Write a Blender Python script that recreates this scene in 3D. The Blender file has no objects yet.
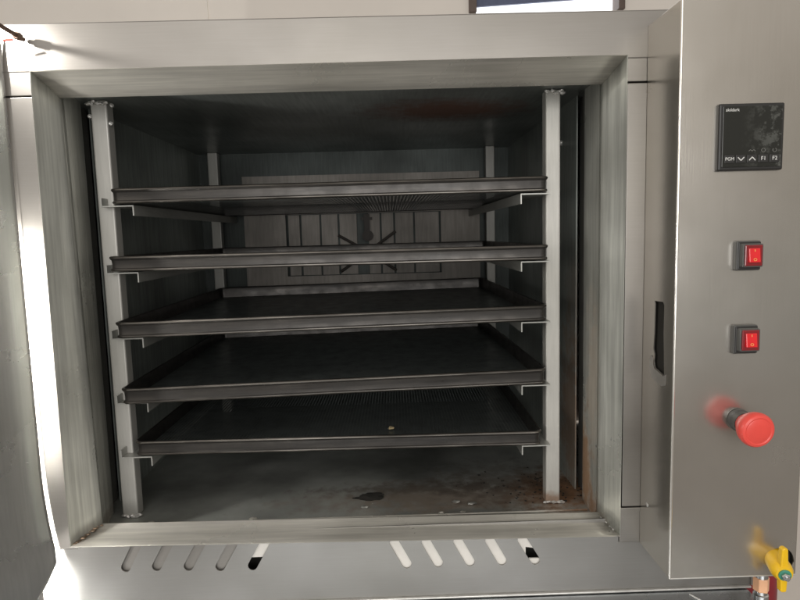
import bpy, bmesh, math, random
from math import sin, cos, pi, radians
from mathutils import Vector, Matrix
random.seed(7)
S = bpy.context.scene
COL = S.collection

# ------------------------------------------------------------------ camera
F_PX, PITCH, YAW, ROLL = 600.0, radians(6.2), radians(.78), radians(1.55)
cam_d = bpy.data.cameras.new("camera")
cam_d.sensor_width = 36; cam_d.lens = F_PX / 800 * 36
cam_d.clip_start = .01; cam_d.clip_end = 60
cam = bpy.data.objects.new("camera", cam_d); COL.objects.link(cam)
Fv = Vector((sin(YAW)*cos(PITCH), cos(YAW)*cos(PITCH), -sin(PITCH)))
r0 = Vector((cos(YAW), -sin(YAW), 0)); u0 = r0.cross(Fv)
rv = r0*cos(ROLL) - u0*sin(ROLL); uv = u0*cos(ROLL) + r0*sin(ROLL)
cam.matrix_world = Matrix(((rv.x, uv.x, -Fv.x, 0), (rv.y, uv.y, -Fv.y, -.73), (rv.z, uv.z, -Fv.z, 0), (0, 0, 0, 1)))
S.camera = cam

# ------------------------------------------------------------------ world: a pale, soft room-and-daylight surround
W = bpy.data.worlds.new("World"); S.world = W; W.use_nodes = True
nt = W.node_tree; bg = nt.nodes['Background']
tc = nt.nodes.new('ShaderNodeTexCoord'); sp = nt.nodes.new('ShaderNodeSeparateXYZ')
nt.links.new(tc.outputs['Generated'], sp.inputs[0])
rz = nt.nodes.new('ShaderNodeValToRGB'); mz = nt.nodes.new('ShaderNodeMapRange')
mz.inputs['From Min'].default_value = -1; mz.inputs['From Max'].default_value = 1
nt.links.new(sp.outputs['Z'], mz.inputs['Value']); nt.links.new(mz.outputs[0], rz.inputs['Fac'])
cr = rz.color_ramp
cr.elements[0].position = 0; cr.elements[0].color = (.42, .42, .41, 1)
cr.elements[1].position = 1; cr.elements[1].color = (.62, .58, .53, 1)
for p, c in ((.40, (.40, .40, .385, 1)), (.50, (.40, .37, .33, 1)), (.60, (.58, .52, .455, 1)), (.72, (.90, .83, .75, 1))):
    e = cr.elements.new(p); e.color = c
nt.links.new(rz.outputs['Color'], bg.inputs['Color'])
bg.inputs['Strength'].default_value = .64

def lamp(name, kind, loc, target, energy, color=(1, 1, 1), **kw):
    d = bpy.data.lights.new(name, kind); d.energy = energy; d.color = color
    for k, v in kw.items(): setattr(d, k, v)
    o = bpy.data.objects.new(name, d); COL.objects.link(o); o.location = loc
    o.rotation_euler = (Vector(target) - Vector(loc)).to_track_quat('-Z', 'Y').to_euler()
    return o
lamp('daylight_from_left', 'AREA', (-.75, -2.1, 1.3), (0, 0, -.1), 9, (1, .97, .93), shape='RECTANGLE', size=1.3, size_y=1.6)
lamp('front_fill', 'AREA', (.1, -2.4, .15), (0, 0, -.05), 31, (1, .985, .97), shape='RECTANGLE', size=1.8, size_y=1.2)  # added fill lamp in front, lifts the dark chamber
lamp('sun_glare_off_door', 'AREA', (-.495, -.082, -.24), (-.42, 0, -.25), 4.2, (1, .97, .92), shape='RECTANGLE', size=.025, size_y=.50)
lamp('sun_glint_over_door', 'SPOT', (-.472, -.066, .250), (-.37, 0, .218), 1.7, (1, .97, .93), spot_size=radians(110), spot_blend=.6, shadow_soft_size=.004)
lamp('sun_glint_low', 'SPOT', (-.47, -.12, -.37), (-.38, 0, -.44), .6, (1, .97, .93), spot_size=radians(70), spot_blend=.5, shadow_soft_size=.006)
S.view_settings.view_transform = 'Standard'; S.view_settings.look = 'None'
S.view_settings.exposure = 0; S.view_settings.gamma = 1

# ------------------------------------------------------------------ materials
def N(nt, t, **kw):
    n = nt.nodes.new(t)
    for k, v in kw.items(): setattr(n, k, v)
    return n
def base_mat(name):
    m = bpy.data.materials.new(name); m.use_nodes = True
    return m, m.node_tree, m.node_tree.nodes['Principled BSDF']
def noise(nt, scale, vec3, detail=4, rough=.55, src=None, seed=0):
    mp = N(nt, 'ShaderNodeMapping'); mp.inputs['Scale'].default_value = vec3
    mp.inputs['Location'].default_value = (seed*3.1, seed*1.7, seed*2.3)
    nt.links.new(src, mp.inputs['Vector'])
    n = N(nt, 'ShaderNodeTexNoise'); n.inputs['Scale'].default_value = scale
    n.inputs['Detail'].default_value = detail; n.inputs['Roughness'].default_value = rough
    nt.links.new(mp.outputs[0], n.inputs['Vector']); return n.outputs['Fac']
def ramp(nt, fac, stops):
    r = N(nt, 'ShaderNodeValToRGB'); c = r.color_ramp
    c.elements[0].position, c.elements[0].color = stops[0][0], (*stops[0][1], 1)
    c.elements[1].position, c.elements[1].color = stops[-1][0], (*stops[-1][1], 1)
    for p, col in stops[1:-1]:
        e = c.elements.new(p); e.color = (*col, 1)
    nt.links.new(fac, r.inputs['Fac']); return r.outputs['Color']
def mrange(nt, fac, a, b, c, d):
    m = N(nt, 'ShaderNodeMapRange'); nt.links.new(fac, m.inputs['Value'])
    for i, v in zip(('From Min', 'From Max', 'To Min', 'To Max'), (a, b, c, d)): m.inputs[i].default_value = v
    return m.outputs[0]
def mixc(nt, fac, a, b):
    m = N(nt, 'ShaderNodeMix', data_type='RGBA')
    if hasattr(fac, 'node'): nt.links.new(fac, m.inputs['Factor'])
    else: m.inputs['Factor'].default_value = fac
    for s, v in ((6, a), (7, b)):
        if hasattr(v, 'node'): nt.links.new(v, m.inputs[s])
        else: m.inputs[s].default_value = (*v, 1)
    return m.outputs[2]
def math2(nt, op, a, b, clamp=False):
    m = N(nt, 'ShaderNodeMath', operation=op); m.use_clamp = clamp
    for i, v in enumerate((a, b)):
        if hasattr(v, 'node'): nt.links.new(v, m.inputs[i])
        else: m.inputs[i].default_value = v
    return m.outputs[0]
def spot_mask(nt, pos, c, r, nz, amp=.6):
    """soft round mask for a stain or painted reflection, centred on c (metres), radii r, edge broken by noise nz"""
    s = N(nt, 'ShaderNodeVectorMath', operation='SUBTRACT'); nt.links.new(pos, s.inputs[0]); s.inputs[1].default_value = c
    d = N(nt, 'ShaderNodeVectorMath', operation='DIVIDE'); nt.links.new(s.outputs[0], d.inputs[0]); d.inputs[1].default_value = r
    l = N(nt, 'ShaderNodeVectorMath', operation='LENGTH'); nt.links.new(d.outputs[0], l.inputs[0])
    e = math2(nt, 'ADD', l.outputs['Value'], math2(nt, 'MULTIPLY', math2(nt, 'SUBTRACT', nz, .5), -amp*2))
    return mrange(nt, e, 1.0, .35, 0, 1)

def steel(name, col, rough=.3, brush=(1, 1, 90), metal=1.0, streak=.12, wav=.15, blot=.12, stains_refl=(), marks=0.0, aniso=0.0, rvar=.12, grime=None):
    m, nt, b = base_mat(name)
    pos = N(nt, 'ShaderNodeNewGeometry').outputs['Position']
    fine = noise(nt, 9, brush, 3, .6, pos)
    blo = noise(nt, 5, (1, 1, 1), 4, .5, pos, 1)
    lo = tuple(c*(1-streak) for c in col); hi = tuple(min(1, c*(1+streak)) for c in col)
    c = ramp(nt, fine, [(.3, lo), (.7, hi)])
    dk = tuple(x*(1-blot*2.2) for x in (1, 1.0, .98))
    cm = N(nt, 'ShaderNodeMix', data_type='RGBA', blend_type='MULTIPLY'); cm.inputs['Factor'].default_value = 1
    nt.links.new(c, cm.inputs[6]); nt.links.new(ramp(nt, blo, [(.35, dk), (.62, (1, 1, 1))]), cm.inputs[7]); c = cm.outputs[2]
    met = None
    rg = mrange(nt, noise(nt, 7, (1, 1, 1), 5, .6, pos, 2), .3, .7, max(.04, rough-rvar*.5), rough+rvar*.5)
    if stains_refl:
        ns = noise(nt, 45, (1, 1, 1), 6, .65, pos, 3); tot = None
        for (cc, rr, scol, amp, k) in stains_refl:
            mk = math2(nt, 'MULTIPLY', spot_mask(nt, pos, cc, rr, ns, amp), k, True)
            c = mixc(nt, mk, c, scol)
            tot = mk if tot is None else math2(nt, 'MAXIMUM', tot, mk)
        met = math2(nt, 'MULTIPLY', math2(nt, 'SUBTRACT', 1.0, tot), metal)
        rg = math2(nt, 'ADD', rg, math2(nt, 'MULTIPLY', tot, .35), True)
    if marks:   # small pale specks
        v = N(nt, 'ShaderNodeTexVoronoi'); v.inputs['Scale'].default_value = 55; nt.links.new(pos, v.inputs['Vector'])
        sel = N(nt, 'ShaderNodeSeparateColor'); nt.links.new(v.outputs['Color'], sel.inputs[0])
        k = math2(nt, 'MULTIPLY', math2(nt, 'LESS_THAN', v.outputs['Distance'], .10), math2(nt, 'GREATER_THAN', sel.outputs[0], 1-marks))
        c = mixc(nt, k, c, (.6, .58, .53))
    nt.links.new(c, b.inputs['Base Color']); nt.links.new(rg, b.inputs['Roughness'])
    if met is None: b.inputs['Metallic'].default_value = metal
    else: nt.links.new(met, b.inputs['Metallic'])
    b.inputs['Anisotropic'].default_value = aniso
    b1 = N(nt, 'ShaderNodeBump'); b1.inputs['Strength'].default_value = wav; b1.inputs['Distance'].default_value = .02
    nt.links.new(noise(nt, 4.5, (1, 1, 1), 2, .4, pos, 4), b1.inputs['Height'])
    b2 = N(nt, 'ShaderNodeBump'); b2.inputs['Strength'].default_value = .05; b2.inputs['Distance'].default_value = .0006
    nt.links.new(fine, b2.inputs['Height']); nt.links.new(b1.outputs[0], b2.inputs['Normal'])
    nt.links.new(b2.outputs[0], b.inputs['Normal'])
    return m

def simple(name, col, rough=.5, metal=0, emit=0, var=.1, scale=60, coat=0, bump=0, alpha=None, trans=0):
    m, nt, b = base_mat(name)
    pos = N(nt, 'ShaderNodeTexCoord').outputs['Object']
    n = noise(nt, scale, (1, 1, 1), 4, .6, pos)
    c = ramp(nt, n, [(.3, tuple(x*(1-var) for x in col)), (.7, tuple(min(1, x*(1+var)) for x in col))])
    nt.links.new(c, b.inputs['Base Color']); b.inputs['Roughness'].default_value = rough
    b.inputs['Metallic'].default_value = metal; b.inputs['Coat Weight'].default_value = coat
    b.inputs['Transmission Weight'].default_value = trans
    if emit:
        b.inputs['Emission Color'].default_value = (*col, 1); b.inputs['Emission Strength'].default_value = emit
    if bump:
        bp = N(nt, 'ShaderNodeBump'); bp.inputs['Strength'].default_value = bump; bp.inputs['Distance'].default_value = .001
        nt.links.new(n, bp.inputs['Height']); nt.links.new(bp.outputs[0], b.inputs['Normal'])
    return m

WARM = (.60, .555, .50)
M = {}
M['face'] = steel('brushed_steel_face', (.295, .278, .256), .40, (2, 90, 90), streak=.025, wav=.10, blot=.04, metal=.75)
M['control'] = steel('satin_steel_control_box', (.63, .60, .55), .25, (90, 90, 2), streak=.02, wav=.05, blot=.04, rvar=.06, metal=.9)
M['base'] = steel('brushed_steel_base', (.325, .315, .298), .34, (2, 90, 80), streak=.025, wav=.12, blot=.06, metal=.75)
RUST = (.24, .12, .055); SOOT = (.035, .026, .02); OCH = (.42, .27, .16)
M['surround'] = steel('greasy_steel_surround', (.64, .645, .59), .33, (22, 22, .8), streak=.22, wav=.35, blot=.16, marks=.012, rvar=.18, metal=.55,
    stains_refl=[((.264, .05, -.20), (.03, .035, .16), OCH, .9, .38), ((.266, .08, -.34), (.03, .035, .10), (.30, .18, .10), 1.0, .95), ((.262, .04, -.385), (.035, .05, .035), RUST, .9, .9),
            ((-.40, .06, -.380), (.07, .05, .02), (.12, .085, .06), .8, .6), ((.22, .09, -.384), (.12, .03, .01), SOOT, .9, .6)])
M['surround_h'] = steel('greasy_steel_surround_bands', (.66, .635, .575), .32, (.8, 24, 24), streak=.16, wav=.35, blot=.12, marks=.01, rvar=.15, metal=.55,
    stains_refl=[((.27, .07, -.385), (.07, .05, .02), RUST, .9, .9), ((-.40, .06, -.382), (.06, .045, .02), (.14, .10, .07), .8, .6),
            ((.16, .03, -.375), (.22, .018, .012), (.10, .075, .055), .9, .6)])
M['wallchamber'] = steel('sooted_chamber_wall', (.34, .37, .345), .42, (25, 25, 1.2), streak=.25, wav=.3, blot=.2, metal=.35,
    stains_refl=[((.266, .15, -.27), (.03, .08, .16), (.20, .12, .07), .9, .75), ((.266, .14, -.12), (.03, .05, .12), (.16, .11, .08), .9, .4)])
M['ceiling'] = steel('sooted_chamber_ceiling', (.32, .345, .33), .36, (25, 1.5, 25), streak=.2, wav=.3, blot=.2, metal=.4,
    stains_refl=[((.09, .21, .186), (.15, .10, .05), (.20, .07, .035), .5, .75)])  # red-brown patch is a reflection painted onto the ceiling
M['floor_ch'] = steel('dirty_chamber_floor', (.42, .43, .40), .36, (2, 2, 2), streak=.15, wav=.3, blot=.3, metal=.4, marks=.02,
    stains_refl=[((.10, .12, -.386), (.30, .07, .02), (.17, .125, .09), 1.1, .7), ((.24, .13, -.386), (.09, .09, .02), RUST, 1.0, .95), ((.17, .16, -.386), (.13, .10, .02), (.06, .045, .033), 1.5, .55),
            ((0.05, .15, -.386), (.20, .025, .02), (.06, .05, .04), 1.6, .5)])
M['backwall'] = steel('sooted_back_wall', (.075, .085, .08), .5, (30, 30, 2), streak=.2, wav=.2, blot=.2, metal=.6)
M['fan_cover'] = steel('browned_fan_cover', (.31, .285, .255), .55, (20, 20, 2), streak=.14, wav=.2, blot=.2, metal=.3)
M['post'] = steel('dull_zinc_post', (.50, .49, .455), .5, (40, 40, 3), streak=.06, wav=.1, blot=.10, metal=.35, marks=.02,
    stains_refl=[((.22, .09, -.38), (.04, .04, .015), RUST, .9, .7)])
M['runner'] = steel('dull_zinc_runner', (.42, .42, .39), .45, (30, 3, 30), streak=.08, wav=.1, blot=.15, metal=.5)
M['casing'] = steel('casing_steel', (.5, .48, .45), .4, (1, 30, 30), streak=.05)
M['door'] = steel('polished_door_steel', (.47, .475, .47), .27, (30, 30, .6), streak=.05, wav=.03, blot=.04, rvar=.04)
M['shelf'] = steel('blue_grey_stand_sheet', (.50, .52, .54), .25, (1.2, 60, 30), streak=.06, wav=.3, blot=.1)
M['gap'] = simple('dark_gap', (.10, .098, .088), .6)
M['rod'] = simple('brown_rod', (.10, .055, .035), .6, .3, bump=.4)
M['weld'] = simple('weld_metal', (.62, .61, .58), .35, .5, bump=.5)
M['slot_light'] = simple('pale_slot_light', (.86, .83, .77), .9, var=.05, scale=40)  # pale colour stands for bright light seen through the base slots
M['black'] = simple('black_plastic', (.022, .021, .02), .38, var=.15)
M['greyplastic'] = simple('grey_boot_plastic', (.085, .085, .08), .35, coat=.3)
M['red'] = simple('red_plastic', (.86, .085, .065), .40, var=.04, coat=.2)
M['redlit'] = simple('lit_red_rocker', (.70, .015, .02), .2, emit=.16, var=.08, coat=.8)
M['darkred'] = simple('dark_red_lens', (.24, .010, .014), .15, var=.1, coat=1)
M['mark'] = simple('orange_mark', (.95, .42, .12), .5, var=.02)
M['yellow'] = simple('yellow_plastic', (.92, .56, .012), .35, var=.05, coat=.2)
M['green'] = simple('green_washer', (.06, .30, .20), .4, var=.2)
M['zinc'] = simple('zinc_plated', (.62, .63, .63), .25, 1, var=.15)
M['zincdull'] = simple('dull_filed_steel', (.42, .40, .37), .4, .5, var=.1)
M['brass'] = simple('brass_nut', (.95, .52, .30), .35, 0, var=.08)
M['redpaint'] = simple('red_gloss_paint', (.28, .018, .028), .3, coat=.5)
M['crumb'] = simple('crumb', (.45, .36, .20), .8, bump=1, scale=400)
M['char'] = simple('char', (.022, .02, .016), .85, bump=1, scale=400)
M['paint'] = simple('wall_paint', (.83, .775, .71), .8, var=.03, scale=4, bump=.1)
M['trim'] = simple('dark_window_trim', (.12, .085, .07), .5)
M['white'] = simple('white_print', (.75, .75, .72), .5, var=.02)
M['greyprint'] = simple('grey_print', (.22, .22, .20), .5, var=.05)
M['bluedark'] = simple('blue_shutter', (.10, .12, .20), .5)
m, nt_, b_ = base_mat('window_daylight')
nt_.links.new(ramp(nt_, noise(nt_, 2, (1, 1, 1), 2, .5, N(nt_, 'ShaderNodeTexCoord').outputs['Object']), [(.3, (.9, .94, 1)), (.7, (1, 1, 1))]), b_.inputs['Emission Color'])
b_.inputs['Emission Strength'].default_value = 1.6; M['daylight'] = m

# black glossy controller glass with a reflection painted as pale smears on its right side
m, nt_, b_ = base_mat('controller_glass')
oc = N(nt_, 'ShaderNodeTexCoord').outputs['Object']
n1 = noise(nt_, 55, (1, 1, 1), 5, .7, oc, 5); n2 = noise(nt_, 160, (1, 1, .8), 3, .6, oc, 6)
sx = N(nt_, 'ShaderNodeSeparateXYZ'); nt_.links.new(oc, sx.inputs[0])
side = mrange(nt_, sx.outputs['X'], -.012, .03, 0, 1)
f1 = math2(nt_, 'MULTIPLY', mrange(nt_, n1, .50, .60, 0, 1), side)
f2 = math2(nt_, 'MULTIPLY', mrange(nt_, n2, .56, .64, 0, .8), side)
glass_refl = math2(nt_, 'MAXIMUM', f1, f2)
nt_.links.new(mixc(nt_, glass_refl, (.022, .023, .02), (.085, .088, .078)), b_.inputs['Base Color'])
nt_.links.new(mrange(nt_, glass_refl, 0, 1, .14, .45), b_.inputs['Roughness']); M['glass'] = m

# tray enamel
def tray_mat(name, perforated):
    m, nt, b = base_mat(name)
    oc = N(nt, 'ShaderNodeTexCoord').outputs['Object']
    n = noise(nt, 10, (1, 6, 14), 5, .6, oc); n2 = noise(nt, 40, (1, 1, 1), 5, .65, oc, 2)
    c = ramp(nt, n, [(.3, (.035, .033, .031)), (.55, (.062, .057, .052)), (.75, (.10, .09, .08))])
    if name.startswith('dark'): c = ramp(nt, n, [(.3, (.10, .112, .11)), (.7, (.125, .138, .134))])
    c = mixc(nt, mrange(nt, n2, .45, .7, 0, .5), c, (.03, .028, .026))
    nt.links.new(c, b.inputs['Base Color']); b.inputs['Metallic'].default_value = .55 if name.startswith('worn') else .3
    nt.links.new(mrange(nt, n2, .3, .7, .27, .42), b.inputs['Roughness'])
    bp = N(nt, 'ShaderNodeBump'); bp.inputs['Strength'].default_value = .18; bp.inputs['Distance'].default_value = .001
    nt.links.new(noise(nt, 14, (1, 1, 1), 4, .5, oc, 3), bp.inputs['Height']); nt.links.new(bp.outputs[0], b.inputs['Normal'])
    if perforated:
        sc = N(nt, 'ShaderNodeVectorMath', operation='MULTIPLY'); nt.links.new(oc, sc.inputs[0]); sc.inputs[1].default_value = (200, 200, 0)
        fr = N(nt, 'ShaderNodeVectorMath', operation='FRACTION'); nt.links.new(sc.outputs[0], fr.inputs[0])
        sb = N(nt, 'ShaderNodeVectorMath', operation='SUBTRACT'); nt.links.new(fr.outputs[0], sb.inputs[0]); sb.inputs[1].default_value = (.5, .5, 0)
        ln = N(nt, 'ShaderNodeVectorMath', operation='LENGTH'); nt.links.new(sb.outputs[0], ln.inputs[0])
        hole = math2(nt, 'GREATER_THAN', ln.outputs['Value'], .24)
        nt.links.new(hole, b.inputs['Alpha'])
    return m
M['tray'] = tray_mat('worn_dark_tray_metal', False)
M['tray_base'] = tray_mat('dark_perforated_sheet', True); M['tray_solid'] = tray_mat('dark_plain_sheet', False)
M['tray_edge'] = steel('worn_bright_tray_edge', (.16, .148, .133), .32, (3, 30, 30), streak=.35, metal=.9, blot=.3)

# ------------------------------------------------------------------ mesh helpers
def part(name, bm, mat, parent=None, bevel=0, seg=2, smooth=None, solid=0, origin=None, flip=False):
    """link bm as ONE object; verts are given in world metres"""
    bmesh.ops.recalc_face_normals(bm, faces=bm.faces)
    if flip: bmesh.ops.reverse_faces(bm, faces=bm.faces)
    if origin is None: origin = wloc(parent) if parent else Vector((0, 0, 0))
    origin = Vector(origin)
    bmesh.ops.translate(bm, verts=bm.verts, vec=-origin)
    me = bpy.data.meshes.new(name); bm.to_mesh(me); bm.free()
    if smooth is not None:
        me.polygons.foreach_set('use_smooth', [True]*len(me.polygons)); me.set_sharp_from_angle(angle=radians(smooth))
    o = bpy.data.objects.new(name, me); COL.objects.link(o); me.materials.append(mat)
    if parent: o.parent = parent; o.location = origin - wloc(parent)
    else: o.location = origin
    if bevel:
        md = o.modifiers.new('bevel', 'BEVEL'); md.width = bevel; md.segments = seg; md.limit_method = 'ANGLE'; md.angle_limit = radians(35)
    if solid:
        md = o.modifiers.new('solid', 'SOLIDIFY'); md.thickness = solid; md.offset = -1
    return o
def wloc(o):
    v = Vector((0, 0, 0))
    while o: v += o.location; o = o.parent
    return v
def thing(name, label, cat, loc, group=None):
    o = bpy.data.objects.new(name, None); COL.objects.link(o); o.location = loc
    o.empty_display_size = .05; tag(o, label, cat, group); return o
def tag(o, label, cat, group=None):
    o['label'] = label; o['category'] = cat
    if group: o['group'] = group
    return o
def BM(): return bmesh.new()
def box(bm, x0, x1, y0, y1, z0, z1):
    v = [bm.verts.new((x, y, z)) for x in (x0, x1) for y in (y0, y1) for z in (z0, z1)]
    for f in ((0, 1, 3, 2), (4, 6, 7, 5), (0, 4, 5, 1), (2, 3, 7, 6), (0, 2, 6, 4), (1, 5, 7, 3)): bm.faces.new([v[i] for i in f])
    return bm
def cyl(bm, p0, p1, r0, r1=None, n=32, cap=True):
    p0, p1 = Vector(p0), Vector(p1); r1 = r0 if r1 is None else r1
    d = (p1-p0).normalized(); a = d.orthogonal().normalized(); b = d.cross(a)
    A = [bm.verts.new(p0 + (a*cos(2*pi*i/n)+b*sin(2*pi*i/n))*r0) for i in range(n)]
    B = [bm.verts.new(p1 + (a*cos(2*pi*i/n)+b*sin(2*pi*i/n))*r1) for i in range(n)]
    for i in range(n): bm.faces.new((A[i], A[(i+1) % n], B[(i+1) % n], B[i]))
    if cap: bm.faces.new(A[::-1]); bm.faces.new(B)
    return bm
def lathe(bm, p0, d, prof, n=40):
    """prof: (distance along d, radius)"""
    p0 = Vector(p0); d = Vector(d).normalized(); a = d.orthogonal().normalized(); b = d.cross(a); rings = []
    for t, r in prof:
        rings.append([bm.verts.new(p0 + d*t + (a*cos(2*pi*i/n)+b*sin(2*pi*i/n))*r) for i in range(n)])
    for A, B in zip(rings, rings[1:]):
        for i in range(n): bm.faces.new((A[i], A[(i+1) % n], B[(i+1) % n], B[i]))
    bm.faces.new(rings[0][::-1]); bm.faces.new(rings[-1]); return bm
def blob(bm, c, r, sq=(1, 1, 1), seed=0, sub=2, amp=.25):
    rd = random.Random(seed)
    res = bmesh.ops.create_icosphere(bm, subdivisions=sub, radius=1)
    for v in res['verts']:
        k = 1 + rd.uniform(-amp, amp)
        v.co = Vector((c[0]+v.co.x*r*sq[0]*k, c[1]+v.co.y*r*sq[1]*k, c[2]+v.co.z*r*sq[2]*k))
    return bm
def sheet(bm, outer, holes, to3d):
    """flat sheet with holes; outer/holes are 2-D loops"""
    edges = []
    for lp in [outer]+holes:
        vs = [bm.verts.new(to3d(p)) for p in lp]
        edges += [bm.edges.new((vs[i], vs[(i+1) % len(vs)])) for i in range(len(vs))]
    bmesh.ops.triangle_fill(bm, use_beauty=True, use_dissolve=False, edges=edges)
    return bm
def slot_loop(a, b, w, n=8):
    a, b = Vector(a), Vector(b); d = (b-a).normalized(); p = Vector((-d.y, d.x)); r = w/2; out = []
    for i in range(n+1):
        t = -pi/2 + pi*i/n; q = b - d*r + d*r*cos(t) + p*r*sin(t); out.append((q.x, q.y))
    for i in range(n+1):
        t = pi/2 + pi*i/n; q = a + d*r + d*r*cos(t) + p*r*sin(t); out.append((q.x, q.y))
    return out
def rrect(x0, x1, y0, y1, r, n=5):
    out = []
    for cx, cy, a0 in ((x1-r, y0+r, -pi/2), (x1-r, y1-r, 0), (x0+r, y1-r, pi/2), (x0+r, y0+r, pi)):
        for i in range(n+1):
            a = a0 + pi/2*i/n; out.append((cx+r*cos(a), cy+r*sin(a)))
    return out
def loft(bm, rings, closed_profile=False):
    R = [[bm.verts.new(p) for p in ring] for ring in rings]
    pairs = list(zip(R, R[1:])) + ([(R[-1], R[0])] if closed_profile else [])
    for A, B in pairs:
        for i in range(len(A)):
            j = (i+1) % len(A); bm.faces.new((A[i], A[j], B[j], B[i]))
    return R
def text_part(name, body, size, loc, mat, parent, ext=.00015):
    cu = bpy.data.curves.new(name, 'FONT'); cu.body = body; cu.size = size; cu.extrude = ext; cu.align_x = 'CENTER'; cu.align_y = 'CENTER'
    t = bpy.data.objects.new(name, cu); COL.objects.link(t)
    me = bpy.data.meshes.new_from_object(t.evaluated_get(bpy.context.evaluated_depsgraph_get()))
    bpy.data.objects.remove(t)
    me.transform(Matrix.Rotation(pi/2, 4, 'X')); me.name = name
    o = bpy.data.objects.new(name, me); COL.objects.link(o); me.materials.clear(); me.materials.append(mat)
    o.parent = parent; o.location = Vector(loc) - wloc(parent); return o

# ------------------------------------------------------------------ setting: wall behind, stand sheet
w = part('wall', box(BM(), -3, .270, 1.2, 1.3, -1.6, 1.6), M['paint'], origin=(0, 1.25, -1.6)); w['kind'] = 'structure'
bm = BM(); box(bm, .735, 3, 1.2, 1.3, -1.6, 1.6); box(bm, .270, .735, 1.2, 1.3, -1.6, .672)
w = part('wall', bm, M['paint'], origin=(1.2, 1.25, -1.6)); w['kind'] = 'structure'
w = part('wall_joint_strip', box(BM(), -.545, -.537, 1.196, 1.2, -1.6, 1.6), M['paint'], origin=(-.54, 1.198, -1.6)); w['kind'] = 'structure'
g = part('ground', box(BM(), -6, 6, -6, 6, -1.7, -1.6), simple('concrete_ground', (.35, .33, .31), .8, scale=3), origin=(0, 0, -1.6)); g['kind'] = 'structure'

win = thing('window', 'bright daylit window in the pale wall above the oven top', 'window', (.50, 1.21, .672))
part('window_pane', box(BM(), .285, .722, 1.24, 1.244, .675, 1.2), M['daylight'], win)
bm = BM(); box(bm, .262, .285, 1.185, 1.25, .672, 1.23); box(bm, .722, .742, 1.185, 1.25, .672, 1.23); box(bm, .285, .722, 1.185, 1.25, 1.2, 1.23)
part('window_frame', bm, M['trim'], win, bevel=.002)
bm = BM(); v = [bm.verts.new(p) for p in ((.285, 1.225, .700), (.60, 1.225, .716), (.60, 1.225, .76), (.285, 1.225, .76))]; f = bm.faces.new(v)
r_ = bmesh.ops.extrude_face_region(bm, geom=[f]); bmesh.ops.translate(bm, verts=[e for e in r_['geom'] if isinstance(e, bmesh.types.BMVert)], vec=(0, .008, 0))
part('shutter', bm, M['bluedark'], win)

st = thing('oven_stand', 'blue grey sheet metal shelf of the stand beneath the oven', 'stand', (0, .2, -.50))
part('shelf_sheet', box(BM(), -.75, .452, -.34, .70, -.4735, -.4705), M['shelf'], st, bevel=.0006)
for x in (-.72, .41):
    for y in (-.31, .64): part('leg', box(BM(), x, x+.03, y, y+.03, -1.6, -.4735), M['shelf'], st)
bm = BM(); cyl(bm, (.372, -.010, -.4695), (.392, -.045, -.4695), .0012, n=8); cyl(bm, (.392, -.045, -.4695), (.40, -.30, -.4695), .0012, n=8)
part('seam_bead', bm, M['weld'], st)

# ------------------------------------------------------------------ the oven
OV = thing('bakery_oven', 'stainless steel bakery oven with open chamber, rack posts and control box', 'oven', (0, .3, -.4665))
ZT = .2545
# face sheets
part('top_panel', box(BM(), -.4555, .4575, .0003, .016, .1995, ZT), M['face'], OV, bevel=.0016)
bm = BM(); box(bm, -.4550, -.4045, .0012, .012, .1735, .2005); part('face_strip', bm, M['face'], OV, bevel=.0008)
bm = BM(); box(bm, -.4555, -.4045, 0, .016, -.385, .1715); part('face_strip', bm, M['face'], OV, bevel=.0008)
bm = BM(); box(bm, .2810, .3105, .0012, .012, .1735, .2005); part('face_strip', bm, M['face'], OV, bevel=.0006)
bm = BM(); box(bm, .2865, .3105, 0, .016, -.3535, .1715); part('face_strip', bm, M['face'], OV, bevel=.0010)
bm = BM(); box(bm, .2840, .3105, .0005, .016, -.4018, -.3555); part('face_strip', bm, M['face'], OV, bevel=.0006)
# base panel with two banks of slots
left_slots = [((-.353, -.4193), (-.3290, -.374)), ((-.3138, -.4193), (-.2890, -.375)), ((-.2735, -.4205), (-.2478, -.376)), ((-.2330, -.4223), (-.2068, -.377)), ((-.1915, -.4225), (-.1660, -.378))]
right_slots = [((.0125, -.4275), (-.0085, -.3875)), ((.0531, -.4275), (.0325, -.3885)), ((.0943, -.4275), (.0734, -.389)), ((.1355, -.4277), (.1144, -.3892)), ((.1790, -.4285), (.1560, -.3893))]
ZB0, ZB1 = -.4665, -.3700
outer = [(-.4555, ZB0), (.4575, ZB0), (.4575, -.402), (.2835, -.402), (.2835, ZB1), (-.4085, ZB1), (-.4085, -.3865), (-.4555, -.3865)]
part('base_panel', sheet(BM(), outer, [slot_loop(a, b, .0122) for a, b in left_slots+right_slots], lambda p: (p[0], 0.004 - .0, p[1])), M['base'], OV, solid=.0015)
# inner panel, then pale sheets added as the bright light behind the slots
bm = BM(); box(bm, -.40, -.197, .0065, .0085, -.45, -.372)
part('inner_panel', bm, M['face'], OV)
bm = BM(); v = [(-.03, -.45), (.1640, -.45), (.1640, -.406), (.190, -.4105), (.190, -.372), (-.03, -.372)]
sheet(bm, v, [], lambda p: (p[0], .0065, p[1])); box(bm, .1645, .20, .0065, .0085, -.4340, -.4225)
part('slot_light_sheet', bm, M['slot_light'], OV, solid=.001)
part('slot_light_sheet', box(BM(), -.197, -.15, .0065, .009, -.408, -.37), M['slot_light'], OV)
part('base_cavity', box(BM(), -.45, .45, .05, .056, -.466, -.392), M['gap'], OV)
part('base_edge', box(BM(), -.4555, .4575, -.0015, .010, -.4695, -.4668), M['weld'], OV, bevel=.0008)
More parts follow.
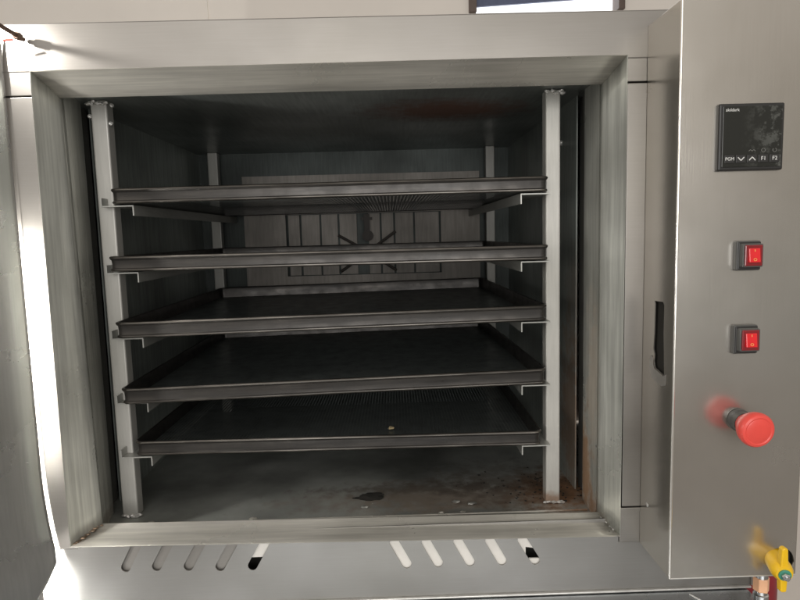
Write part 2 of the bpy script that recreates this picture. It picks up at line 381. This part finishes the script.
# casing
bm = BM(); box(bm, -.4575, -.4555, .002, .70, -.4665, ZT); box(bm, .4575, .4595, -.0, .70, -.4665, ZT); box(bm, -.4575, .4595, .016, .70, ZT-.002, ZT+.0005)
box(bm, -.4575, .4595, .70, .702, -.4665, ZT)
part('casing', bm, M['casing'], OV)

# collar round the chamber mouth: mitred sheet, front rim -> fold -> inner edge   (corners TL, TR, BR, BL)
rings = [
 (.010, (-.4040, .1975), (.2800, .1995), (.2785, -.3845), (-.4065, -.3745)),
 (-.0195, (-.4030, .1962), (.2790, .1985), (.2775, -.3830), (-.4060, -.3728)),
 (-.0206, (-.4022, .1955), (.2784, .1979), (.2769, -.3822), (-.4054, -.3720)),
 (-.0190, (-.4014, .1946), (.2776, .1970), (.2762, -.3812), (-.4046, -.3710)),
 (-.0080, (-.3985, .1890), (.2735, .1905), (.2722, -.3785), (-.3985, -.3690)),
 (.0040, (-.3938, .1805), (.2670, .1815), (.2655, -.3745), (-.3905, -.3660)),
 (.0130, (-.3905, .1752), (.2630, .1762), (.2618, -.3700), (-.3835, -.3625)),
 (.0165, (-.3900, .1735), (.2620, .1745), (.2612, -.3680), (-.3825, -.3608)),
 (.0195, (-.3908, .1742), (.2626, .1752), (.2620, -.3686), (-.3835, -.3618)),
 (.0300, (-.3930, .1790), (.2640, .1790), (.2640, -.3760), (-.3880, -.3730)),
]
def side_strip(i, j, right):
    bm = BM(); prev = None
    n = 24
    for y, *c in rings:
        a, b = c[i], c[j]
        row = [bm.verts.new((a[0]+(b[0]-a[0])*k/n, y, a[1]+(b[1]-a[1])*k/n)) for k in range(n+1)]
        if prev:
            for k in range(n): bm.faces.new((prev[k], prev[k+1], row[k+1], row[k]))
        prev = row
    return bm
for i, j, mt in ((0, 1, 'surround_h'), (2, 3, 'surround_h'), (1, 2, 'surround'), (3, 0, 'surround')):
    part('mouth_frame', side_strip(i, j, 0), M[mt], OV, smooth=28, solid=.0008)
# inner cheek strips and dark expansion gaps
bm = BM(); box(bm, .2645, .2665, .0280, .090, -.386, .186)
part('cheek_plate', bm, M['surround'], OV, bevel=.0008)
bm = BM()
sheet(bm, [(.028, -.3925), (.028, -.3945), (.098, -.4085), (.098, -.4065)], [], lambda p: (p[1], p[0], -.385)); f_ = list(bm.faces)
r_ = bmesh.ops.extrude_face_region(bm, geom=f_); bmesh.ops.translate(bm, verts=[e for e in r_['geom'] if isinstance(e, bmesh.types.BMVert)], vec=(0, 0, .571))
part('cheek_plate', bm, M['surround'], OV)
bm = BM(); box(bm, .276, .278, .088, .145, -.386, .186); part('expansion_gap', bm, M['gap'], OV)
bm = BM(); box(bm, -.426, -.424, .096, .150, -.386, .186); part('expansion_gap', bm, M['gap'], OV)
# chamber liner
part('chamber_wall', box(BM(), .266, .268, .130, .622, -.386, .186), M['wallchamber'], OV)
bm = BM(); box(bm, -.418, -.416, .142, .622, -.386, .186); part('chamber_wall', bm, M['wallchamber'], OV)
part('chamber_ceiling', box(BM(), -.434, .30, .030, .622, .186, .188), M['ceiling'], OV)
part('chamber_floor', box(BM(), -.434, .30, .034, .622, -.388, -.386), M['floor_ch'], OV)
bm = BM(); box(bm, -.39, .262, .0305, .033, -.392, -.3895); part('floor_gap', bm, M['gap'], OV)
part('back_wall', box(BM(), -.434, .30, .622, .626, -.388, .188), M['backwall'], OV)
bm = BM(); cyl(bm, (-.385, .0600, -.3845), (.262, .0600, -.3850), .0014, n=8)
for x, s in ((-.20, .004), (.09, .003), (-.34, .003), (.06, .003)):
    blob(bm, (x, .064, -.3840), s, (1.4, .7, .5), int(abs(x)*100))
part('floor_bead', bm, M['surround_h'], OV, smooth=40)
for x, s in ((-.13, .003), (.10, .0016), (.02, .002)):
    bm = BM(); blob(bm, (x, .036, .1800), s, (2.2, .7, .45), int(abs(x)*90)); part('ceiling_bead', bm, M['weld'], OV, smooth=40)
bm = BM(); cyl(bm, (-.30, .034, .1785), (-.225, .034, .1788), .0011, n=8); part('ceiling_bead', bm, M['weld'], OV)
bm = BM(); cyl(bm, (-.12, .034, .179), (-.03, .034, .1792), .0009, n=8); part('ceiling_bead', bm, M['weld'], OV)
bm = BM(); cyl(bm, (.266, .200, .132), (.254, .200, .1315), .0022, n=10); blob(bm, (.264, .200, .132), .004, seed=4)
part('wall_stud', bm, M['weld'], OV, smooth=40)

# fan cover on the back wall, with upright slats over a dark opening
fc = part('fan_cover', sheet(BM(), [(-.318, -.104), (.198, -.104), (.198, .134), (-.318, .134)], [[(-.228, -.085), (.1126, -.085), (.1126, .05), (-.228, .05)]], lambda p: (p[0], .600, p[1])), M['fan_cover'], OV, solid=.002)
bm = BM(); box(bm, -.316, -.312, .602, .622, -.102, .132); box(bm, .192, .196, .602, .622, -.102, .132); box(bm, -.316, .196, .602, .622, .130, .132)
part('fan_cover_edge', bm, M['backwall'], fc)
xs = [-.226, -.197, -.153, -.113, -.071, -.020, .010, .054, .111]
for k, (a, b) in enumerate(zip(xs, xs[1:])):
    if k == 4: a += .022
    bm = BM(); box(bm, a+.0022, b-.0022, .609+.002*(k % 2), .612+.002*(k % 2), -.084, .049)
    part('slat', bm, M['fan_cover'], fc)
bm = BM(); cyl(bm, (-.049, .596, .0), (-.049, .608, .0), .012, n=16); box(bm, -.056, -.044, .592, .596, -.008, .047); box(bm, -.062, -.038, .591, .5945, .034, .040)
for a in (35, 150, 215, 325):
    d = Vector((cos(radians(a)), 0, sin(radians(a)))); q = Vector((-.049, .598, -.035)); cyl(bm, q, q+d*.075, .003, n=8)
part('fan_bracket', bm, simple('sooty_bracket', (.06, .05, .042), .6), fc)

bm = BM(); rd = random.Random(21)
for i in range(22):
    t = i/21; blob(bm, (-.4035+.0195*t+rd.uniform(-.002, .002), -.016+.030*t, -.3705+.0085*t+rd.uniform(-.001, .0015)), rd.uniform(.0010, .0026), (1.3, 1, .5), i)
part('mitre_weld', bm, simple('brown_weld', (.22, .16, .11), .5, .4, var=.5, scale=150, bump=.5), OV, smooth=50)
bm = BM()
for i in range(20):
    t = i/19; blob(bm, (.2765-.0140*t+rd.uniform(-.0015, .0015), -.014+.028*t, -.3810+.0115*t), rd.uniform(.0008, .0020), (1.3, 1, .5), i)
part('mitre_weld', bm, M['runner'], OV, smooth=50)

# rack posts
PX = ((-.388, -.3665), (.2112, .2310))
for k, (x0, x1) in enumerate(PX):
    for y0 in (.085, .590):
        p = part('rack_post', box(BM(), x0, x1, y0, y0+.020, -.386, .186), M['post'], OV, bevel=.0022, seg=3)
        if y0 < .2:
            bm = BM(); rd = random.Random(k+3)
            for i in range(11): blob(bm, (rd.uniform(x0-.004, x1+.004), y0-.001, .184-rd.random()*.004), rd.uniform(.0016, .0032), (1.2, .8, .8), i)
            if k == 0:
                for q in ((x0-.001, .165), (x1+.007, .178), (x1+.004, .155)): blob(bm, (q[0], y0, q[1]), .0028, seed=5)
            part('weld_bead', bm, M['weld'], p, smooth=50); bm = BM()
            for i in range(9): blob(bm, (rd.uniform(x0-.003, x1+.003), y0-.001, -.3845+rd.random()*.002), rd.uniform(.002, .0036), (1.3, .8, .7), i+20)
            part('weld_bead', bm, M['weld'], p, smooth=50)

# trays and runners
#      x0      x1     zbl     zbr    h     yaw    yfront
TR = [(-.3610, .2095, .0493, .0512, .0198, 0.0, .058),
      (-.3700, .2095, -.0383, -.0382, .0200, 0.0, .058),
      (-.3660, .2090, -.1262, -.1200, .0215, .9, .058),
      (-.3640, .2085, -.2148, -.2070, .0215, 1.2, .058),
      (-.3575, .2010, -.2905, -.2920, .0202, -.4, .064)]
for i, (x0, x1, zl, zr, h, yw, yf) in enumerate(TR):
    for s, x_out, xin, z in ((-1, -.376, -.334, zl), (1, .2130, .1735, zr)):
        z -= .0015
        bm = BM(); t = .0016; lip = .0135
        xa, xb = sorted((x_out, xin))
        box(bm, xa, xb, .068, .60, z-t, z)
        xl = (xin-t, xin) if s > 0 else (xin, xin+t)
        xl = (xin, xin+t) if s > 0 else (xin-t, xin)
        box(bm, xl[0], xl[1], .0685, .598, z-lip, z-t+.0002)
        # outer upstand that sits against the post face
        xo = (x_out, x_out+t) if s < 0 else (x_out-t, x_out)
        if s < 0: box(bm, xo[0], xo[1], .0672, .084, z-.001, z+.010)
        part('tray_runner', bm, M['runner'], OV)

def tray_meshes(w, d, h):
    """baking tray: outward-rolled rim, tapered wall, bent foot edge and flat perforated base; origin at front-left-bottom... centred in x"""
    def ring(ins, z, r): return [(p[0], p[1], z) for p in rrect(-w/2+ins, w/2-ins, ins, d-ins, r, 6)]
    bm = BM()
    prof = [(.0035, .0004), (.0018, .0007), (.0009, .0018), (.0011, .0032), (.0028, .0046), (.0030, .010), (.0024, h-.0052), (.0010, h-.0040), (.0002, h-.0024), (.0005, h-.0008), (.0018, h), (.0034, h-.0006), (.0040, h-.0024), (.0044, .010), (.0052, .0014)]
    loft(bm, [ring(i, z, max(.006, .011-i)) for i, z in prof])
    wall = bm
    be = BM(); loft(be, [ring(i, z, max(.006, .011-i)) for i, z in ((-.0002, h-.0022), (.0002, h-.0005), (.0018, h+.0004), (.0032, h-.0002))])
    loft(be, [ring(i, z, .0105) for i, z in ((.0032, .0001), (.0014, .0005), (.0005, .0018), (.0008, .0030))])
    bb = BM(); lp = rrect(-w/2+.005, w/2-.005, .005, d-.005, .007, 6)
    a = [bb.verts.new((x, y, .0013)) for x, y in lp]; bb.faces.new(a)
    return wall, be, bb
LAB = ['topmost dark baking tray, its perforated underside visible from below',
       'second baking tray from the top, seen edge on at eye level',
       'middle baking tray of the five, tilted lower at its left end',
       'fourth baking tray from the top, bright glints along its left front edge',
       'bottom baking tray of the five, a small crumb lying in it']
tray_objs = []
for i, (x0, x1, zl, zr, h, yw, yf) in enumerate(TR):
    w_ = x1-x0
    t = thing('baking_tray', LAB[i], 'baking tray', ((x0+x1)/2, yf, (zl+zr)/2), 'baking trays on the rack runners')
    wl, be, bb = tray_meshes(w_, .525, h)
    for nm, b_m, mt, sm in (('tray_wall', wl, 'tray', 35), ('rim_edge', be, 'tray_edge', 60), ('tray_base', bb, 'tray_base', None)):
        bmesh.ops.recalc_face_normals(b_m, faces=b_m.faces)
        me = bpy.data.meshes.new(nm); b_m.to_mesh(me); b_m.free(); me.materials.append(M['tray_solid' if nm == 'tray_base' and i not in (0, 4) else mt])
        if sm: me.polygons.foreach_set('use_smooth', [True]*len(me.polygons)); me.set_sharp_from_angle(angle=radians(sm))
        o = bpy.data.objects.new(nm, me); COL.objects.link(o); o.parent = t
    t.rotation_euler = (0, -math.atan2(zr-zl, w_), radians(yw))

# ------------------------------------------------------------------ control box (sheet steel, open back), parts of the oven
BX0, BX1, BY, BZ0, BZ1 = .3100, .4575, -.0825, -.4030, .2365
bm = BM()
hole = [(.4385+.0155*cos(2*pi*i/28), -.3845+.0155*sin(2*pi*i/28)) for i in range(28)]
sheet(bm, [(BX0, BZ0), (BX1, BZ0), (BX1, BZ1), (BX0, BZ1)], [hole], lambda p: (p[0], BY, p[1]))
slot = [(-.0325, -.088), (-.031, -.0855), (-.053, -.0845), (-.0562, -.088), (-.0560, -.120), (-.0590, -.1655), (-.0590, -.1690), (-.0345, -.1645), (-.0320, -.158), (-.0338, -.150), (-.0300, -.143), (-.0318, -.125)]
sheet(bm, [(BY, BZ0), (0, BZ0), (0, BZ1), (BY, BZ1)], [slot], lambda p: (BX0, p[0], p[1]))
for q in (((BX1, BY, BZ0), (BX1, 0, BZ0), (BX1, 0, BZ1), (BX1, BY, BZ1)), ((BX0, BY, BZ1), (BX1, BY, BZ1), (BX1, 0, BZ1), (BX0, 0, BZ1)), ((BX0, BY, BZ0), (BX0, 0, BZ0), (BX1, 0, BZ0), (BX1, BY, BZ0))):
    bm.faces.new([bm.verts.new(p) for p in q])
bmesh.ops.remove_doubles(bm, verts=bm.verts, dist=1e-5)
CB = part('control_box', bm, M['control'], OV, bevel=.0016, seg=3, solid=.0012)
part('box_shade_block', box(BM(), BX0+.004, BX1-.004, BY+.006, -.003, BZ0+.004, BZ1-.004), simple('dark_box_inside', (.02, .018, .014), .8), CB)  # near-black block paints the shade inside the box, behind its side slot
# folded lip below the side slot
bm = BM(); lp = [(-.0660, -.1660), (-.0650, -.1790), (-.055, -.1825), (-.030, -.1790), (-.0235, -.172), (-.0215, -.1585), (-.0250, -.152), (-.0295, -.153), (-.0310, -.160), (-.0335, -.1655), (-.0590, -.1700)]
sheet(bm, lp, [], lambda p: (BX0-.0005, p[0], p[1]))
part('slot_lip', bm, M['zincdull'], CB, solid=.0004)
bm = BM(); cyl(bm, (BX0+.0006, BY+.0006, BZ0+.001), (BX0+.0006, BY+.0006, BZ1-.001), .0016, n=12)
part('folded_edge', bm, simple('edge_highlight', (.92, .89, .83), .25, .9, var=.05), CB, smooth=60)  # paler colour paints the highlight along this edge
bm = BM(); cyl(bm, (BX0+.001, BY+.0006, BZ0+.0004), (BX1-.001, BY+.0006, BZ0+.0004), .0010, n=10)
part('folded_edge', bm, M['weld'], CB, smooth=60)
bm = BM(); blob(bm, (BX0-.0005, -.022, -.341), .003, (.3, 1, .8), 3); part('weld_bead', bm, M['weld'], CB, smooth=60)

# temperature controller
cx, cz, hw = .3842, .0928, .0348
TC = part('temperature_controller', box(BM(), cx-hw, cx+hw, BY-.0055, BY+.002, cz-hw, cz+hw), M['black'], OV, bevel=.0018, seg=3, origin=(cx, BY, cz))
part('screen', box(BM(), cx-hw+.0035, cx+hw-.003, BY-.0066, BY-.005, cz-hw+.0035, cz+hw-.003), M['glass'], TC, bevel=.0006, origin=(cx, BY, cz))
yf = BY-.0068
text_part('maker_mark', 'akıldark', .0046, (cx-.0215, yf, cz+.0278), M['white'], TC)
kx = [cx-.0235, cx-.0115, cx+.0005, cx+.0125, cx+.0245]
for k, x in enumerate(kx):
    part('key', box(BM(), x-.0052, x+.0052, BY-.0074, BY-.0064, cz-.0270, cz-.0185), M['black'], TC, bevel=.0008, origin=(x, BY, cz-.0228))
yk = BY-.0076
for k, s in ((0, 'PGM'), (3, 'F1'), (4, 'F2')): text_part('key_print', s, .0048 if k == 0 else .0058, (kx[k], yk, cz-.0228), M['white'], TC)
for k, sg in ((1, -1), (2, 1)):
    bm = BM(); z = cz-.0228
    for d in (-1, 1): cyl(bm, (kx[k]+d*.0033, yk, z-sg*.0017), (kx[k], yk, z+sg*.0017), .00055, n=8)
    part('key_print', bm, M['white'], TC, origin=(kx[k], yk, z))
bm = BM()
for k in (3, 4):
    n = 16; cc = (kx[k], yf, cz-.0142)
    for i in range(n):
        if k == 4 and i in (3, 4, 5): continue
        a, b = 2*pi*i/n, 2*pi*(i+1)/n
        cyl(bm, (cc[0]+.0020*cos(a), yf, cc[2]+.0020*sin(a)), (cc[0]+.0020*cos(b), yf, cc[2]+.0020*sin(b)), .00025, n=6)
for j in range(4): cyl(bm, (kx[2]-.0036+.0018*j, yf, cz-.0142+(.0007 if j % 2 else -.0007)), (kx[2]-.0018+.0018*j, yf, cz-.0142+(-.0007 if j % 2 else .0007)), .0003, n=6)
part('icon_print', bm, M['greyprint'], TC)

# rocker switches under grey splash boots
def rocker(zc, x0=.3722):
    x1, z0, z1 = x0+.0265, zc-.0160, zc+.0160
    sw = part('rocker_switch', box(BM(), x0, x1, BY-.0062, BY+.001, z0, z1), M['greyplastic'], OV, bevel=.0016, seg=3, origin=((x0+x1)/2, BY, zc))
    xm = (x0+x1)/2
    o_ = (xm, BY, zc)
    part('bezel', box(BM(), x0+.0012, x1-.0010, BY-.0078, BY-.006, z0+.0012, z1-.0012), M['black'], sw, bevel=.0008, origin=o_)
    bm = BM()
    loft(bm, [[(p[0], y, p[1]) for p in rrect(x0+a, x1-a+.0008, z0+a+.0015, z1-a-.0005, .0018, 4)] for y, a in ((BY-.0076, .0022), (BY-.0130, .0026), (BY-.0137, .0030), (BY-.0137, .0042), (BY-.0120, .0044))])
    part('boot_frame', bm, M['greyplastic'], sw, smooth=30, origin=o_)
    part('lens', box(BM(), x0+.0046, x1-.0030, BY-.0146, BY-.009, z0+.0052, z1-.0042), M['darkred'], sw, bevel=.001, origin=o_)
    bm = BM(); xa, xb = x0+.0082, x1-.0064; a, b = z0+.0092, z1-.0078
    v = [bm.verts.new(p) for p in ((xa, BY-.0126, a), (xb, BY-.0126, a), (xb, BY-.0172, a), (xa, BY-.0172, a), (xa, BY-.0126, b), (xb, BY-.0126, b), (xb, BY-.0154, b), (xa, BY-.0154, b))]
    for f in ((0, 1, 2, 3), (4, 7, 6, 5), (3, 2, 6, 7), (0, 3, 7, 4), (1, 5, 6, 2), (0, 4, 5, 1)): bm.faces.new([v[i] for i in f])
    part('rocker', bm, M['redlit'], sw, bevel=.0006, origin=o_)
    xm2 = (xa+xb)/2; bm = BM(); cyl(bm, (xm2, BY-.0161, b-.0035), (xm2, BY-.0158, b-.0012), .0004, n=8)
    for i in range(14):
        p, q = 2*pi*i/14, 2*pi*(i+1)/14
        cyl(bm, (xm2+.0016*cos(p), BY-.0169, a+.0030+.0013*sin(p)), (xm2+.0016*cos(q), BY-.0169, a+.0030+.0013*sin(q)), .00035, n=6)
    part('switch_mark', bm, M['mark'], sw, origin=o_)
rocker(-.0325); rocker(-.1240)

# emergency stop
ec = Vector((.3835, BY, -.2155)); ed = Vector((.03, -1, -.05)).normalized()
bm = BM(); lathe(bm, ec, ed, [(0, .0125), (.004, .0125), (.005, .0115), (.012, .0112), (.013, .009)])
ES = part('emergency_stop', bm, M['greyplastic'], OV, smooth=30, origin=ec)
bm = BM(); lathe(bm, ec, ed, [(.011, .0100), (.015, .0118), (.020, .0150), (.026, .0180), (.0305, .0190), (.0345, .0188), (.0368, .0172), (.0375, .0150), (.0370, .0135), (.0373, .0128), (.0378, .0060), (.0379, .0008)])
part('mushroom_button', bm, M['red'], ES, smooth=35, origin=ec)

# door, swung open on the left: curved-cornered sheet with a row of rivets
bm = BM(); DA = Vector((-.50, -.866, 0))
def hx(z):
    t = min(1, max(0, (-.27 - z)/.13)); return -.4425 + .011*t*t
rows = []
for k in range(41):
    z = .238 - k*(.238+.47)/40; s0 = 0
    if z < -.395: s0 = (.395+z)*-.55 + ((-.395-z)**2)*5
    rows.append([bm.verts.new(Vector((hx(z), -.004, z)) + DA*(s0 + (.55-s0)*(j/22)**1.6)) for j in range(23)])
for A, B in zip(rows, rows[1:]):
    for j in range(22): bm.faces.new((A[j], A[j+1], B[j+1], B[j]))
DR = part('door', bm, M['door'], OV, smooth=40, solid=.0016)
nrm = Vector((.866, -.5, 0))
for z in (.13, .06, -.01, -.09, -.17, -.245, -.32, -.385):
    p = Vector((hx(z), -.004, z)) + DA*.011
    bm = BM(); lathe(bm, p, nrm, [(0, .0024), (.0008, .0022), (.0013, .0010), (.0014, .0002)], 14); part('rivet', bm, M['surround'], DR, smooth=60)
bm = BM(); cyl(bm, (-.4118, -.085, .2362), (-.4153, -.004, .2350), .0024, n=12); lathe(bm, (-.4148, -.020, .2352), (-.03, 1, -.02), [(0, .0042), (.004, .0048), (.009, .0042)], 6)
part('hinge_rod', bm, M['rod'], OV, smooth=40)
bm = BM(); cyl(bm, (-.428, -.022, .2290), (-.4180, -.020, .2300), .0014, n=8); part('hinge_pin', bm, M['red'], OV)

# ------------------------------------------------------------------ gas valve and pipe, right of the oven's foot
GV = thing('gas_valve', 'yellow handled gas valve poking through the control box corner above a pipe', 'gas valve', (.4335, -.06, -.60))
vd = Vector((-.20, -.97, -.13)).normalized(); vc = Vector((.4335, BY+.010, -.3805))
bm = BM(); lathe(bm, vc, vd, [(0, .0105), (.020, .0112), (.028, .0116), (.034, .0108), (.038, .0085), (.039, .004)])
part('valve_handle', bm, M['yellow'], GV, smooth=35)
hc = vc + vd*.034
bm = BM()
lp = [(-.0034, .024), (-.0018, .0262), (.0018, .0262), (.0034, .024), (.0044, .004), (.0044, -.006), (.0034, -.024), (.0024, -.0255), (-.0024, -.0255), (-.0034, -.024), (-.0044, -.006), (-.0044, .004)]
f = bm.faces.new([bm.verts.new((hc.x-.0005+p[0], hc.y+.004, hc.z+.0035+p[1])) for p in lp])
r_ = bmesh.ops.extrude_face_region(bm, geom=[f]); bmesh.ops.translate(bm, verts=[e for e in r_['geom'] if isinstance(e, bmesh.types.BMVert)], vec=(0, -.0075, 0))
part('handle_wing', bm, M['yellow'], GV, bevel=.0014, seg=3)
bm = BM(); lathe(bm, vc+vd*.038, vd, [(0, .0066), (.0018, .0066), (.0022, .0058)], 24); part('washer', bm, M['green'], GV, smooth=40)
bm = BM(); lathe(bm, vc+vd*.040, vd, [(0, .0046), (.0035, .0046), (.0042, .0036)], 6); cyl(bm, vc+vd*.044, vc+vd*.047, .002, n=12); part('nut', bm, M['zinc'], GV)
px_, py_ = .4415, -.045
bm = BM(); cyl(bm, (px_, py_, -.4270), (px_, py_, -.4440), .0092, n=6); part('hex_nut', bm, M['brass'], GV, bevel=.0008)
bm = BM(); cyl(bm, (px_, py_, -.395), (px_, py_, -.4270), .0075, n=20); part('pipe_stub', bm, M['zinc'], GV, smooth=40)
bm = BM(); lathe(bm, (px_, py_, -.4440), (0, 0, -1), [(0, .0072), (.004, .0072), (.005, .0085), (.012, .0085), (.013, .0074), (.018, .0074), (.019, .009), (.03, .009), (.031, .0075), (.18, .0075)]); part('pipe', bm, M['zinc'], GV, smooth=35)
rp = BM(); cyl(rp, (.527, .10, -1.6), (.527, .10, -.36), .0275, n=32); bmesh.ops.translate(rp, verts=rp.verts, vec=(0, 0, 0))
tag(part('red_post', rp, M['redpaint'], smooth=40, bevel=.004, origin=(.527, .10, -1.6)), 'dark red round post standing behind the gas valve pipe', 'post')

# ------------------------------------------------------------------ crumbs
def crumb(name, c, r, sq, mat, label, seed):
    bm = BM(); blob(bm, c, r, sq, seed, 2, .35)
    return tag(part(name, bm, mat, smooth=50, origin=(c[0], c[1], c[2]-r*sq[2])), label, 'crumb')
crumb('bread_crumb', (-.0069, .142, -.2868), .0032, (1.3, 1, .6), M['crumb'], 'small yellowish crumb lying in the bottom baking tray', 1)
bm = BM(); blob(bm, (-.0400, .1235, -.3848), .0165, (1.0, .75, .16), 2, 3, .22); blob(bm, (-.057, .121, -.3850), .006, (1.5, .5, .2), 3); blob(bm, (-.030, .130, -.3848), .009, (1, .7, .25), 5)
tag(part('burnt_crust', bm, M['char'], smooth=50, origin=(-.04, .1235, -.386)), 'flat black burnt crust on the chamber floor under the trays', 'crumb')
crumb('bread_crumb', (.0840, .0975, -.3845), .0034, (1.5, .9, .5), M['runner'], 'pale crumb on the chamber floor, left one of the right pair', 3)
crumb('bread_crumb', (.1060, .0900, -.3845), .0040, (1.6, .9, .45), M['runner'], 'pale crumb on the chamber floor, right one of the right pair', 4)
crumb('bread_crumb', (-.0480, .0900, -.3845), .0034, (1.5, .9, .5), M['runner'], 'pale crumb at the chamber floor edge below the burnt crust', 5)
# loose burnt grit by the right post
rd = random.Random(11); bm = BM()
for i in range(140):
    a = rd.gauss(0, 1); b = rd.gauss(0, 1); x = .225+a*.045 - abs(b)*.02; y = .135+b*.035
    if not (-.1 < x < .28 and .088 < y < .26): continue
    blob(bm, (x, y, -.3855), rd.uniform(.0007, .0022), (1, 1, .5), i, 1, .4)
o = part('burnt_grit', bm, M['char']); o['kind'] = 'stuff'; o['label'] = 'loose burnt grit scattered around the foot of the right post'; o['category'] = 'grit'
